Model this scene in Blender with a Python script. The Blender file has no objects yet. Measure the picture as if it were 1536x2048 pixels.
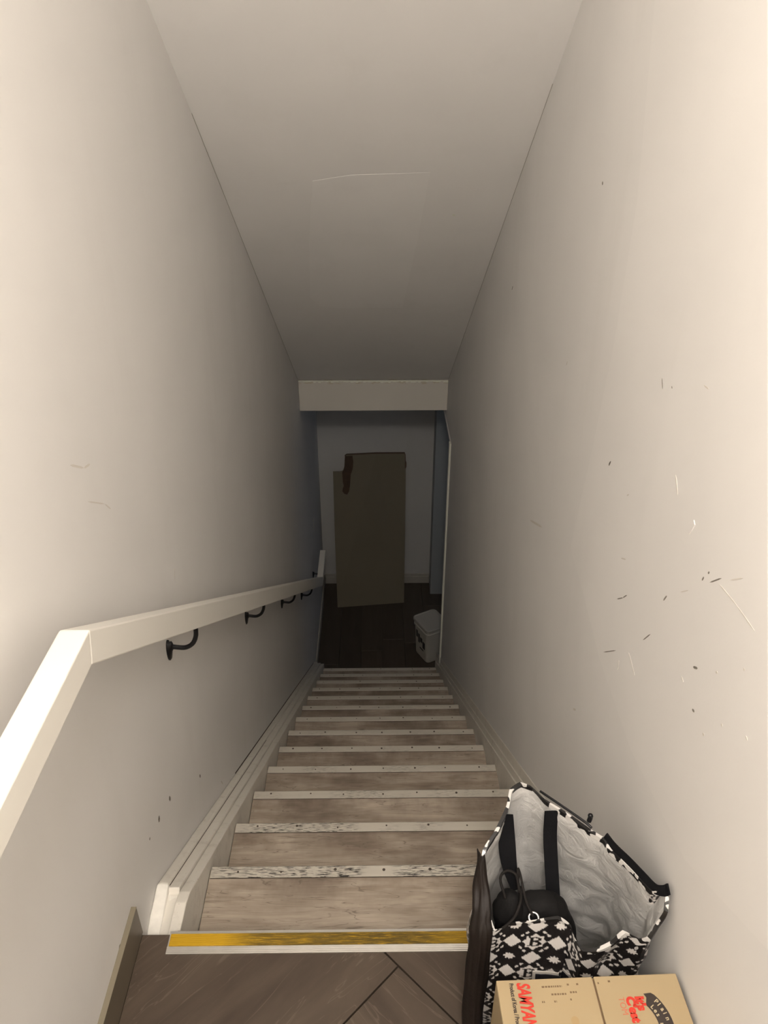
import bpy, bmesh, math, random
import numpy as np
from mathutils import Vector, Matrix, noise as mnoise

random.seed(7)
scene = bpy.context.scene

# ------------------------------------------------------------------ camera
cam_d = bpy.data.cameras.new('camera'); cam = bpy.data.objects.new('camera', cam_d)
scene.collection.objects.link(cam); scene.camera = cam
cam_d.sensor_fit = 'HORIZONTAL'; cam_d.sensor_width = 36.0
cam_d.lens = 36.0*1538.0/1536.0
cam_d.clip_start = 0.02
_r = (0.99994559, -0.01042139, -0.00045744); _u = (0.00566275, 0.50547436, 0.86282304); _f = (0.00876059, 0.86277869, -0.50550587)
cam.matrix_world = Matrix(((_r[0], _u[0], -_f[0], 0.764159), (_r[1], _u[1], -_f[1], -0.931506), (_r[2], _u[2], -_f[2], 1.533503), (0, 0, 0, 1)))

# ------------------------------------------------------------------ world, exposure, lamps
scene.view_settings.view_transform = 'Standard'
scene.view_settings.look = 'None'
scene.view_settings.gamma = 1.0
scene.view_settings.use_curve_mapping = False
scene.view_settings.exposure = 0.0
world = bpy.data.worlds.new('world'); scene.world = world; world.use_nodes = True
bg = world.node_tree.nodes['Background']; bg.inputs[0].default_value = (0.55, 0.68, 0.9, 1); bg.inputs[1].default_value = 0.05

def area_lamp(name, loc, size, power, color, rot=(0, 0, 0), shape='DISK', size_y=None):
    d = bpy.data.lights.new(name, 'AREA'); d.shape = shape; d.size = size
    if size_y: d.size_y = size_y
    d.energy = power; d.color = color
    o = bpy.data.objects.new(name, d); scene.collection.objects.link(o); o.location = loc; o.rotation_euler = rot
    return o
LIGHT_Y = -1.5
ld = bpy.data.lights.new('landing_lamp', 'POINT'); ld.energy = 86.0; ld.color = (1.0, 0.93, 0.865); ld.shadow_soft_size = 0.13
lo_ = bpy.data.objects.new('landing_lamp', ld); scene.collection.objects.link(lo_); lo_.location = (0.76, LIGHT_Y, 2.36)
# weak daylight coming through the window of the lower side room
area_lamp('side_window_daylight', (2.72, 4.0, -1.15), 0.9, 0.85, (0.58, 0.74, 1.0), (0, math.radians(90), 0), 'RECTANGLE', 0.9)

# ------------------------------------------------------------------ measures (metres)
T = 0.27; H = 0.188; SL = H/T
LX, RX = 0.271, 1.2165            # wall faces
YB = 4.885                        # far wall
ZF = -2.632                       # lower floor
Y0 = -2.9                         # rear wall of the landing
OY0, OY1 = 3.345, 4.703           # doorway at the foot of the stairs (right wall)
OZ = -0.487
BY = 3.65                         # beam front
def zceil(y): return 2.4098-0.7116*y

# traced positions of marks, patches and the bag rim on their real surfaces (metres)
RMARK= [([(0.221, 1.1006), (0.2103, 1.0867)], 1, 2), ([(0.1769, 1.1045), (0.1737, 1.1019)], 1, 2), ([(0.4036, 0.8562), (0.3956, 0.8674)], 1, 2), ([(0.2334, 0.6577), (0.2067, 0.6808), (0.1911, 0.6982)], 1, 2), ([(0.0428, 0.7973), (0.0347, 0.8129)], 1, 3), ([(-0.06, 0.9094), (-0.0628, 0.9174)], 1, 3), ([(-0.0713, 0.9292), (-0.0738, 0.9335)], 1, 3), ([(-0.0819, 0.9217), (-0.1082, 0.9475)], 1, 2), ([(-0.13, 0.9599), (-0.1568, 0.9819)], 0, 2), ([(0.0846, 0.6823), (0.0623, 0.7134)], 1, 2), ([(0.252, 0.5116), (0.1903, 0.5689)], 1, 2), ([(0.1654, 0.5439), (0.1673, 0.564)], 0, 2), ([(0.1313, 0.614), (0.0874, 0.6004)], 0, 2), ([(-0.0065, 0.85), (-0.0285, 0.8696)], 0, 2), ([(-0.1075, 0.9369), (-0.1614, 0.9426), (-0.2126, 0.9436)], 0, 2), ([(-0.0969, 0.784), (-0.1092, 0.7924)], 1, 4), ([(-0.1245, 0.7284), (-0.1317, 0.731)], 1, 4), ([(0.252, 0.7382), (0.2273, 0.7514)], 0, 3), ([(-0.0713, 0.7431), (-0.0811, 0.7406)], 0, 2), ([(-0.2591, 0.8177), (-0.2646, 0.8151)], 0, 3), ([(-0.1562, 0.8276), (-0.1608, 0.8315)], 0, 4), ([(-0.214, 0.8847), (-0.2168, 0.8869)], 0, 4), ([(0.3717, 0.2376), (0.3553, 0.2514)], 0, 6), ([(-0.1676, 0.7239), (-0.1714, 0.7276)], 0, 5), ([(-0.2025, 0.7794), (-0.2063, 0.7797)], 0, 5), ([(0.0963, 0.9933), (0.0751, 0.9713)], 0, 4), ([(0.0681, 1.1478), (0.0508, 1.1489)], 0, 3), ([(0.2796, 0.8556), (0.2711, 0.8624)], 0, 3), ([(0.7178, 1.3261), (0.7117, 1.3223)], 1, 6), ([(1.6317, 0.8937), (1.6443, 0.8774)], 1, 4), ([(0.3958, 0.8661), (0.4034, 0.8536)], 1, 4), ([(0.8107, 0.9231), (0.8199, 0.91)], 0, 3), ([(1.0176, 0.3612), (0.8599, 0.4319)], 0, 8), ([(2.9076, -1.0894), (2.8037, -1.0291)], 0, 4)]
GOUGE= [(1.2165, 0.0175, 0.9363), (1.2165, 0.0249, 0.9452), (1.2165, 0.0197, 0.9573), (1.2165, 0.0043, 0.9692), (1.2165, -0.002, 0.9649), (1.2165, 0.0025, 0.9523), (1.2165, 0.01, 0.9403)]
LMARK= [([(0.5335, -0.1602), (0.5388, -0.1743)], 1, 8), ([(0.2943, 0.0424), (0.2994, 0.0257)], 1, 10), ([(0.2135, 0.0765), (0.2129, 0.0604)], 1, 12), ([(0.1449, 0.0946), (0.1456, 0.0887)], 1, 6), ([(0.1778, 0.9744), (0.2279, 0.9433), (0.2556, 0.9369)], 0, 5), ([(0.6163, 0.4723), (0.6017, 0.4397)], 0, 3), ([(-0.081, 0.0877), (-0.0885, 0.0808)], 1, 10), ([(0.7226, -0.4068), (0.7388, -0.4397)], 0, 6), ([(0.2123, 0.8874), (0.2831, 0.842), (0.3056, 0.8184)], 0, 3), ([(0.8754, -0.7883), (0.8857, -0.8096)], 0, 3)]
CHIP= [(0.271, 4.1445, -1.4814), (0.271, 4.2612, -1.5599), (0.271, 4.185, -1.587), (0.271, 4.0926, -1.5576)]
CPATCH= [(0.5661, 1.6878, 1.2087), (0.6854, 1.6588, 1.2293), (0.9331, 1.6475, 1.2374), (0.9188, 2.033, 0.963), (0.8861, 2.6091, 0.5531), (0.6202, 2.6178, 0.5469), (0.507, 2.5904, 0.5664), (0.47, 2.5084, 0.6248), (0.5176, 2.0311, 0.9644)]
CSPOT= (1.0331, 1.874, 1.0762)
RPATCH= [(1.2165, 0.4874, 1.0677), (1.2165, 0.5286, 0.8031), (1.2165, 0.5767, 0.5505), (1.2165, 0.4424, 0.526), (1.2165, 0.264, 0.4805), (1.2165, 0.0374, 0.4685), (1.2165, -0.2148, 0.514), (1.2165, -0.4211, 0.6401), (1.2165, 0.1238, 1.5942), (1.2165, 0.5506, 1.6188), (1.2165, 0.4818, 1.3269)]
RIM= [(0.9497, -0.1908, 0.3), (0.938, -0.1559, 0.33), (0.9352, -0.1216, 0.36), (0.941, -0.0981, 0.38), (0.9649, -0.0704, 0.395), (0.9881, -0.0334, 0.41), (0.9965, -0.0075, 0.42), (1.0155, 0.0033, 0.425), (1.0348, -0.0014, 0.42), (1.0544, -0.0295, 0.42), (1.0874, -0.0589, 0.42), (1.1183, -0.091, 0.42), (1.1402, -0.1105, 0.42), (1.1452, -0.1256, 0.415), (1.1689, -0.1577, 0.415), (1.1921, -0.2019, 0.415), (1.209, -0.2086, 0.43), (1.2039, -0.2307, 0.41), (1.1966, -0.2321, 0.38), (1.1848, -0.2392, 0.355), (1.1758, -0.2334, 0.34), (1.1519, -0.2233, 0.345), (1.1351, -0.226, 0.32), (1.1126, -0.2284, 0.305), (1.0913, -0.2224, 0.295), (1.0832, -0.2043, 0.295), (1.0788, -0.1893, 0.305), (1.0571, -0.1807, 0.315), (1.0118, -0.1831, 0.31), (0.9794, -0.1823, 0.305)]

# ------------------------------------------------------------------ helpers
C = scene.collection
def link(o, parent=None):
    C.objects.link(o)
    if parent: o.parent = parent
    return o
def tag(o, label=None, cat=None, group=None, kind=None):
    if label: o['label'] = label
    if cat: o['category'] = cat
    if group: o['group'] = group
    if kind: o['kind'] = kind
    return o
def empty(name, loc=(0, 0, 0)):
    o = bpy.data.objects.new(name, None); o.location = loc; o.empty_display_size = 0.05
    return link(o)
def mesh_obj(name, verts, faces, mat, parent=None, smooth=False):
    """verts are given in world space; a child keeps its parent's origin as its own."""
    me = bpy.data.meshes.new(name)
    off = Vector(parent_origin(parent)) if parent else Vector((0, 0, 0))
    me.from_pydata([tuple(Vector(v)-off) for v in verts], [], faces)
    me.update()
    if mat: me.materials.append(mat)
    if smooth:
        for p in me.polygons: p.use_smooth = True
    return link(bpy.data.objects.new(name, me), parent)
def parent_origin(p):
    v = Vector((0, 0, 0))
    while p is not None:
        v += p.location; p = p.parent
    return v
def bm_obj(name, bm, mat, parent=None, smooth=False):
    bmesh.ops.recalc_face_normals(bm, faces=bm.faces[:])
    off = parent_origin(parent)
    if off.length: bmesh.ops.translate(bm, verts=bm.verts[:], vec=-off)
    me = bpy.data.meshes.new(name); bm.to_mesh(me); bm.free()
    if mat: me.materials.append(mat)
    if smooth:
        for p in me.polygons: p.use_smooth = True
    return link(bpy.data.objects.new(name, me), parent)
def box(bm, x0, x1, y0, y1, z0, z1, bev=0.0, seg=1):
    vs = [bm.verts.new((x, y, z)) for x in (x0, x1) for y in (y0, y1) for z in (z0, z1)]
    fs = [(0, 1, 3, 2), (4, 6, 7, 5), (0, 4, 5, 1), (2, 3, 7, 6), (0, 2, 6, 4), (1, 5, 7, 3)]
    nf = [bm.faces.new([vs[i] for i in f]) for f in fs]
    if bev:
        es = list({e for f in nf for e in f.edges})
        bmesh.ops.bevel(bm, geom=es, offset=bev, segments=seg, profile=0.5, affect='EDGES')
    return vs
def box_obj(name, x0, x1, y0, y1, z0, z1, mat, parent=None, bev=0.0, seg=1):
    bm = bmesh.new(); box(bm, x0, x1, y0, y1, z0, z1, bev, seg)
    return bm_obj(name, bm, mat, parent)
def prism(bm, a0, a1, poly, axis='x', bev=0.0, seg=1):
    """poly in the plane across the axis: (y,z) for x, (x,z) for y, (x,y) for z"""
    def P(a, q): return {'x': (a, q[0], q[1]), 'y': (q[0], a, q[1]), 'z': (q[0], q[1], a)}[axis]
    A = [bm.verts.new(P(a0, q)) for q in poly]; B = [bm.verts.new(P(a1, q)) for q in poly]
    nf = [bm.faces.new(A), bm.faces.new(B[::-1])]
    n = len(poly)
    for i in range(n): nf.append(bm.faces.new([A[i], A[(i+1) % n], B[(i+1) % n], B[i]]))
    if bev:
        es = list({e for f in nf for e in f.edges})
        bmesh.ops.bevel(bm, geom=es, offset=bev, segments=seg, profile=0.5, affect='EDGES')
def prism_obj(name, a0, a1, poly, mat, parent=None, axis='x', bev=0.0, seg=1):
    bm = bmesh.new(); prism(bm, a0, a1, poly, axis, bev, seg)
    return bm_obj(name, bm, mat, parent)
def tube(bm, pts, rad, n=10, cap=True):
    pts = [Vector(p) for p in pts]; rings = []
    up = Vector((0.13, 0.31, 0.94)).normalized()
    for i, p in enumerate(pts):
        d = (pts[min(i+1, len(pts)-1)]-pts[max(i-1, 0)]).normalized()
        a = d.cross(up)
        if a.length < 0.1: a = d.cross(Vector((1, 0, 0)))
        a.normalize(); b = a.cross(d).normalized()
        r = rad[i] if isinstance(rad, (list, tuple)) else rad
        rings.append([bm.verts.new(p+a*r*math.cos(t)+b*r*math.sin(t)) for t in [2*math.pi*k/n for k in range(n)]])
    for r0, r1 in zip(rings, rings[1:]):
        for k in range(n): bm.faces.new([r0[k], r0[(k+1) % n], r1[(k+1) % n], r1[k]])
    if cap: bm.faces.new(rings[0]); bm.faces.new(rings[-1][::-1])
def spline(pts, n=8):
    """Catmull-Rom through the points"""
    P = [Vector(p) for p in pts]; P = [P[0]*2-P[1]]+P+[P[-1]*2-P[-2]]; out = []
    for i in range(1, len(P)-2):
        for k in range(n):
            t = k/n; a, b, c, d = P[i-1:i+3]
            out.append(0.5*((2*b)+(c-a)*t+(2*a-5*b+4*c-d)*t*t+(3*b-a-3*c+d)*t**3))
    out.append(P[-2]); return out
def ribbon(bm, pts, widths, wdir, th):
    """a flat strap: thickness th, width along wdir"""
    pts = [Vector(p) for p in pts]; R = []
    for i, p in enumerate(pts):
        d = (pts[min(i+1, len(pts)-1)]-pts[max(i-1, 0)]).normalized()
        w = Vector(wdir(i) if callable(wdir) else wdir); w = (w-d*w.dot(d)).normalized(); nn = d.cross(w)
        h = (widths[i] if isinstance(widths, (list, tuple)) else widths)/2
        R.append([bm.verts.new(p+w*h+nn*th/2), bm.verts.new(p-w*h+nn*th/2), bm.verts.new(p-w*h-nn*th/2), bm.verts.new(p+w*h-nn*th/2)])
    for a, b in zip(R, R[1:]):
        for k in range(4): bm.faces.new([a[k], a[(k+1) % 4], b[(k+1) % 4], b[k]])
    bm.faces.new(R[0]); bm.faces.new(R[-1][::-1])

# ------------------------------------------------------------------ materials
class NT:
    def __init__(s, name, rough=0.5, spec=0.5, metal=0.0):
        s.m = bpy.data.materials.new(name); s.m.use_nodes = True; s.t = s.m.node_tree; s.n = s.t.nodes; s.l = s.t.links
        s.b = s.n['Principled BSDF']; s.b.inputs['Roughness'].default_value = rough; s.b.inputs['Metallic'].default_value = metal
        s.b.inputs['Specular IOR Level'].default_value = spec
    def co(s, scale=(1, 1, 1), rot=(0, 0, 0), rand=False):
        tc = s.n.new('ShaderNodeTexCoord'); mp = s.n.new('ShaderNodeMapping')
        mp.inputs['Scale'].default_value = scale; mp.inputs['Rotation'].default_value = rot
        out = tc.outputs['Object']
        if rand:
            oi = s.n.new('ShaderNodeObjectInfo'); mu = s.n.new('ShaderNodeVectorMath'); mu.operation = 'SCALE'
            cb = s.n.new('ShaderNodeCombineXYZ')
            for i in range(3): s.l.new(oi.outputs['Random'], cb.inputs[i])
            s.l.new(cb.outputs[0], mu.inputs[0]); mu.inputs['Scale'].default_value = 37.0
            ad = s.n.new('ShaderNodeVectorMath'); ad.operation = 'ADD'
            s.l.new(out, ad.inputs[0]); s.l.new(mu.outputs[0], ad.inputs[1]); out = ad.outputs[0]
        s.l.new(out, mp.inputs['Vector']); return mp.outputs[0]
    def noise(s, v, scale, detail=3.0, rough=0.5, dist=0.0):
        n = s.n.new('ShaderNodeTexNoise'); n.inputs['Scale'].default_value = scale; n.inputs['Detail'].default_value = detail
        n.inputs['Roughness'].default_value = rough; n.inputs['Distortion'].default_value = dist
        s.l.new(v, n.inputs['Vector']); return n.outputs['Fac']
    def ramp(s, f, stops):
        r = s.n.new('ShaderNodeValToRGB'); e = r.color_ramp.elements
        while len(e) < len(stops): e.new(0.5)
        for i, (p, c) in enumerate(stops):
            e[i].position = p; e[i].color = (c, c, c, 1) if isinstance(c, (int, float)) else (*c, 1)
        s.l.new(f, r.inputs[0]); return r.outputs[0]
    def mix(s, f, a, b, mode='MIX'):
        m = s.n.new('ShaderNodeMix'); m.data_type = 'RGBA'; m.blend_type = mode
        for sock, val in ((m.inputs[0], f), (m.inputs[6], a), (m.inputs[7], b)):
            if isinstance(val, (int, float)): sock.default_value = val
            elif isinstance(val, tuple): sock.default_value = (*val, 1)
            else: s.l.new(val, sock)
        return m.outputs[2]
    def math(s, op, a, b=0.0):
        m = s.n.new('ShaderNodeMath'); m.operation = op
        for i, v in enumerate((a, b)):
            if isinstance(v, (int, float)): m.inputs[i].default_value = v
            else: s.l.new(v, m.inputs[i])
        return m.outputs[0]
    def col(s, c):
        if isinstance(c, tuple): s.b.inputs['Base Color'].default_value = (*c, 1)
        else: s.l.new(c, s.b.inputs['Base Color'])
        return s
    def bump(s, f, strength=0.2, dist=0.001):
        b = s.n.new('ShaderNodeBump'); b.inputs['Strength'].default_value = strength; b.inputs['Distance'].default_value = dist
        s.l.new(f, b.inputs['Height']); s.l.new(b.outputs[0], s.b.inputs['Normal']); return s

def plain(name, col, rough=0.5, metal=0.0, var=0.06, scale=12.0, spec=0.5, bump=0.0):
    k = NT(name, rough, spec, metal); v = k.co()
    f = k.noise(v, scale, 4)
    a = tuple(max(0, c*(1-var)) for c in col); b = tuple(min(1, c*(1+var)) for c in col)
    k.col(k.mix(f, a, b))
    if bump: k.bump(k.noise(v, scale*12, 3), bump, 0.001)
    return k.m

def wall_paint(name, base, amp=0.035):
    k = NT(name, 0.6, 0.3); v = k.co()
    big = k.noise(v, 1.7, 3, 0.55, 0.4)
    c = k.mix(k.ramp(big, [(0.3, 0.0), (0.7, 1.0)]), tuple(x*(1-amp) for x in base), tuple(min(1, x*(1+amp)) for x in base))
    v2 = k.co((1, 1, 0.25))
    smear = k.ramp(k.noise(v2, 6.0, 5, 0.6), [(0.56, 0.0), (0.75, 1.0)])
    c = k.mix(k.math('MULTIPLY', smear, 0.10), c, (base[0]*0.72, base[1]*0.70, base[2]*0.66))
    k.col(c)
    k.bump(k.noise(v, 260, 3), 0.12, 0.0006)
    return k.m
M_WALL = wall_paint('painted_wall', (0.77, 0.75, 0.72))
M_WALL_FAR = wall_paint('shade_darkened_wall', (0.55, 0.545, 0.53), 0.03)  # wall paint darkened to stand in for the dimmer light down here
M_CEIL = wall_paint('painted_ceiling', (0.85, 0.83, 0.80), 0.02)
M_PATCH_C = wall_paint('ceiling_patch_paint', (0.872, 0.853, 0.823), 0.02)
M_PATCH_W = wall_paint('wall_patch_paint', (0.788, 0.767, 0.736), 0.035)

def trim_paint():
    k = NT('trim_paint', 0.45, 0.5); v = k.co()
    c = k.mix(k.noise(v, 5, 4), (0.72, 0.68, 0.60), (0.80, 0.765, 0.69))
    grime = k.ramp(k.noise(v, 22, 6, 0.65), [(0.55, 0.0), (0.72, 1.0)])
    c = k.mix(k.math('MULTIPLY', grime, 0.30), c, (0.33, 0.28, 0.22))
    speck = k.ramp(k.noise(v, 160, 2), [(0.70, 0.0), (0.76, 1.0)])
    c = k.mix(k.math('MULTIPLY', speck, 0.5), c, (0.18, 0.15, 0.12))
    k.col(c); k.bump(k.noise(v, 60, 4), 0.3, 0.001); return k.m
M_TRIM = trim_paint()
M_RAIL = plain('rail_paint', (0.80, 0.77, 0.70), 0.42, var=0.03, scale=8, bump=0.05)
M_CHIP = plain('chipped_white_filler', (0.86, 0.83, 0.76), 0.8, var=0.12, scale=60, bump=0.6)
M_IRON = plain('black_iron', (0.022, 0.022, 0.024), 0.38, 0.6, spec=0.5)
M_SCUFF = plain('dark_scuff', (0.22, 0.20, 0.17), 0.8)
M_SCUFF2 = plain('faint_scuff', (0.66, 0.62, 0.56), 0.8)
M_HOLE = plain('plaster_hole', (0.16, 0.12, 0.09), 0.9)

def laminate(name, light, dark, smudge):
    k = NT(name, 0.48, 0.4)
    v = k.co((1.0, 9.0, 9.0), rand=True)
    g1 = k.noise(v, 3.2, 6, 0.62, 0.9)
    c = k.mix(k.ramp(g1, [(0.30, 0.0), (0.68, 1.0)]), dark, light)
    fine = k.noise(k.co((2.0, 60.0, 60.0), rand=True), 6, 4, 0.6, 0.3)
    c = k.mix(k.math('MULTIPLY', k.ramp(fine, [(0.5, 0.0), (0.75, 1.0)]), 0.35), c, tuple(x*0.55 for x in dark))
    lines = k.ramp(k.noise(k.co((1.0, 13.0, 13.0), rand=True), 2.6, 3, 0.5, 1.2), [(0.492, 0.0), (0.50, 1.0), (0.508, 0.0)])
    c = k.mix(k.math('MULTIPLY', lines, 0.7), c, tuple(x*0.45 for x in dark))
    vo = k.n.new('ShaderNodeTexVoronoi'); vo.inputs['Scale'].default_value = 5.0; k.l.new(k.co((1.0, 2.0, 2.0), rand=True), vo.inputs['Vector'])
    knot = k.ramp(vo.outputs['Distance'], [(0.0, 1.0), (0.045, 0.75), (0.11, 0.0)])
    c = k.mix(k.math('MULTIPLY', knot, 0.7), c, tuple(x*0.4 for x in dark))
    sm = k.ramp(k.noise(k.co((1.2, 3.5, 3.5), rand=True), 2.3, 4, 0.6), [(0.52, 0.0), (0.70, 1.0)])
    c = k.mix(k.math('MULTIPLY', sm, 0.7), c, smudge)
    sp = k.n.new('ShaderNodeSeparateXYZ'); k.l.new(k.co(), sp.inputs[0])
    band = k.ramp(k.math('ADD', sp.outputs['Y'], 0.30), [(0.14, 0.0), (0.262, 0.9), (0.272, 1.0)])
    dirt = k.ramp(k.noise(k.co((1.6, 1.0, 1.0), rand=True), 2.6, 5, 0.65), [(0.40, 0.0), (0.62, 1.0)])
    c = k.mix(k.math('MULTIPLY', k.math('MULTIPLY', band, dirt), 0.75), c, smudge)
    k.col(c); k.bump(fine, 0.12, 0.0006); return k.m
M_TREAD = laminate('greyed_oak_laminate', (0.51, 0.435, 0.35), (0.30, 0.24, 0.185), (0.12, 0.085, 0.06))

def nosing_mat():
    k = NT('worn_nosing', 0.42, 0.5, 0.15)
    c = k.mix(k.noise(k.co((1, 8, 8), rand=True), 8, 4), (0.52, 0.48, 0.41), (0.61, 0.57, 0.49))
    st = k.ramp(k.noise(k.co((14.0, 210.0, 60.0), rand=True), 3.0, 3, 0.5), [(0.53, 0.0), (0.58, 1.0)])
    area = k.ramp(k.noise(k.co((4.0, 3.0, 3.0), rand=True), 1.6, 2, 0.5), [(0.46, 0.0), (0.58, 1.0)])
    # wear is heaviest on the highest steps
    at = k.n.new('ShaderNodeAttribute'); at.attribute_type = 'OBJECT'; at.attribute_name = 'wear'
    f = k.math('MULTIPLY', k.math('MULTIPLY', st, area), at.outputs['Fac'])
    c = k.mix(f, c, (0.035, 0.03, 0.025))
    k.col(c); return k.m
M_NOSE = nosing_mat()
M_SCREW = plain('rusty_screw', (0.09, 0.07, 0.055), 0.6, 0.4)
M_ALU = plain('brushed_aluminium', (0.70, 0.68, 0.64), 0.32, 0.85, var=0.1, scale=40)
def yellow_mat():
    k = NT('yellow_grip', 0.55, 0.4)
    v = k.co((1, 1, 1))
    streak = k.ramp(k.noise(k.co((7.0, 120.0, 20.0)), 4.0, 4, 0.6), [(0.30, 0.0), (0.52, 1.0)])
    blot = k.ramp(k.noise(k.co((12.0, 40.0, 12.0)), 3.0, 4, 0.6), [(0.40, 0.0), (0.56, 1.0)])
    sep = k.n.new('ShaderNodeSeparateXYZ'); k.l.new(v, sep.inputs[0])
    worn = k.ramp(sep.outputs['X'], [(0.11, 0.03), (0.17, 0.8), (0.50, 0.95), (0.62, 0.45)])
    f = k.math('MULTIPLY', k.math('MAXIMUM', streak, k.math('MULTIPLY', blot, 0.8)), worn)
    c = k.mix(f, (0.56, 0.33, 0.012), (0.075, 0.052, 0.012))
    k.col(c); k.bump(streak, 0.4, 0.0006); return k.m
M_YELLOW = yellow_mat()

def tile_mat():
    k = NT('brown_stone_tile', 0.5, 0.4)
    v = k.co((1.0, 5.0, 1.0), rand=True)
    g = k.noise(v, 2.4, 6, 0.6, 0.6)
    c = k.mix(k.ramp(g, [(0.3, 0.0), (0.7, 1.0)]), (0.050, 0.035, 0.025), (0.095, 0.071, 0.051))  # browns darkened for the shadow of a person standing on the landing
    vein = k.ramp(k.noise(k.co((1.0, 7.0, 1.0), rand=True), 1.7, 4, 0.55, 1.4), [(0.496, 0.0), (0.503, 1.0), (0.51, 0.0)])
    c = k.mix(k.math('MULTIPLY', vein, 0.45), c, (0.17, 0.135, 0.10))
    k.col(c); k.bump(k.noise(v, 40, 4), 0.2, 0.001); return k.m
M_TILE = tile_mat()
M_GROUT = plain('dark_grout', (0.03, 0.023, 0.018), 0.9)
M_SKIRT = plain('olive_brown_tile', (0.13, 0.105, 0.075), 0.4, var=0.15, scale=9)
M_SKEDGE = plain('tile_edge', (0.22, 0.19, 0.135), 0.4)  # lighter than the tile face: highlight along the top edge as colour
def plank_mat():
    k = NT('shade_darkened_plank', 0.42, 0.4); v = k.co((8.0, 1.0, 1.0), rand=True)
    oi = k.n.new('ShaderNodeObjectInfo')
    c = k.mix(k.noise(v, 3, 6, 0.6, 0.6), (0.05, 0.037, 0.027), (0.10, 0.077, 0.057))  # plank tones lowered; shade on the lower floor is put into the colour
    c = k.mix(k.math('MULTIPLY', oi.outputs['Random'], 0.45), c, (0.035, 0.026, 0.02))
    k.col(c); return k.m
M_PLANK = plank_mat()
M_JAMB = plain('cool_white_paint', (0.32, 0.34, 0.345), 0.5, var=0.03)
M_GREYTRIM = plain('grey_trim_paint', (0.42, 0.40, 0.36), 0.5)
M_PALE = plain('pale_casing_paint', (0.80, 0.80, 0.70), 0.5, var=0.04)

# ================================================================== THE SETTING
W = 0.12
def struct(o): o['kind'] = 'structure'; return o
wl = struct(box_obj('wall_left', LX-W, LX, Y0, YB+W, ZF, 2.73, M_WALL))
# right wall with the doorway at the foot of the stairs
bm = bmesh.new()
prism(bm, RX, RX+W, [(Y0, ZF), (OY0, ZF), (OY0, OZ), (OY1, OZ), (OY1, 2.73), (Y0, 2.73)], 'x')
wr = struct(bm_obj('wall_right', bm, M_WALL))
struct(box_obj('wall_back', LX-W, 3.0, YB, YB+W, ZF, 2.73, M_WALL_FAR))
struct(box_obj('wall_rear', LX-W, RX+W, Y0-W, Y0, -0.3, 2.73, M_WALL))
# return beside the doorway and the jamb that closes it
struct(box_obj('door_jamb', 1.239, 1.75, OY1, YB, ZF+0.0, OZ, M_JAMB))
struct(box_obj('wall_right_far', RX, RX+W+0.4, OY1, YB, OZ, 2.73, M_WALL))
# ceiling: flat over the landing, sloping down over the stairs
ZL = 2.60; yk = (2.4098-ZL)/0.7116
bm = bmesh.new()
prism(bm, LX, RX, [(Y0, ZL), (yk, ZL), (BY, zceil(BY)), (BY, zceil(BY)+0.15), (yk, ZL+0.13), (Y0, ZL+0.13)], 'x')
ceiling = struct(bm_obj('ceiling', bm, M_CEIL))
# the bulkhead and lower ceiling
def beam_mat():
    k = NT('beam_paint', 0.55, 0.35); v = k.co()
    c = k.mix(k.noise(v, 3, 3), (0.60, 0.57, 0.51), (0.66, 0.63, 0.57))
    sep = k.n.new('ShaderNodeSeparateXYZ'); k.l.new(v, sep.inputs[0])
    edge = k.ramp(k.math('ADD', sep.outputs['Z'], k.math('MULTIPLY', k.noise(k.co((6, 1, 14)), 2.0, 4), 0.05)), [(0.0, 0.0), (1.0, 1.0)])
    near = k.math('GREATER_THAN', edge, 0.208)
    chips = k.ramp(k.noise(k.co((10, 1, 30)), 2.2, 5), [(0.50, 0.0), (0.58, 1.0)])
    c = k.mix(k.math('MULTIPLY', k.math('MULTIPLY', near, chips), 0.55), c, (0.50, 0.42, 0.27))
    k.col(c); return k.m
zb0, zb1 = -0.398, zceil(BY)-0.004
beam = empty('wall_header', (LX, BY, zb0)); tag(beam, kind='structure')
bo = box_obj('header_face', LX+0.001, RX-0.001, BY, YB, zb0, zb1, beam_mat(), beam, bev=0.002)
# corner bead along the top of the header, chipped
bm = bmesh.new()
n = 60
for i in range(n):
    x0 = LX+0.002+(RX-LX-0.004)*i/n; x1 = LX+0.002+(RX-LX-0.004)*(i+1)/n
    box(bm, x0, x1, BY-0.003-0.003*random.random(), BY+0.002, zb1-0.006-0.010*random.random(), zb1-0.002)
tag(bm_obj('filler_bead', bm, M_PALE, beam), 'rough yellowish filler line under the sloped ceiling')

# lower side room seen through the doorway
XR2 = 3.0
struct(box_obj('ceiling_side_room', RX+W, XR2, 2.9, YB, OZ+0.25, OZ+0.35, M_CEIL))
struct(box_obj('wall_side_near', RX+W, XR2, 2.8, 2.9, ZF, OZ+0.35, M_WALL))
bm = bmesh.new()
wy0, wy1, wz0, wz1 = 3.5, 4.5, -1.65, -0.65
box(bm, XR2-0.1, XR2, 2.9, wy0, ZF, OZ+0.25); box(bm, XR2-0.1, XR2, wy1, YB, ZF, OZ+0.25)
box(bm, XR2-0.1, XR2, wy0, wy1, ZF, wz0); box(bm, XR2-0.1, XR2, wy0, wy1, wz1, OZ+0.25)
struct(bm_obj('wall_side_room', bm, M_WALL))
win = empty('window_1', (XR2-0.05, 4.0, wz0)); tag(win, kind='structure')
bm = bmesh.new()
for a in ((wy0, wy0+0.05, wz0, wz1), (wy1-0.05, wy1, wz0, wz1), (wy0, wy1, wz0, wz0+0.05), (wy0, wy1, wz1-0.05, wz1), (3.98, 4.02, wz0, wz1)):
    box(bm, XR2-0.09, XR2-0.03, a[0], a[1], a[2], a[3])
bm_obj('window_frame', bm, M_RAIL, win)

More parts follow.
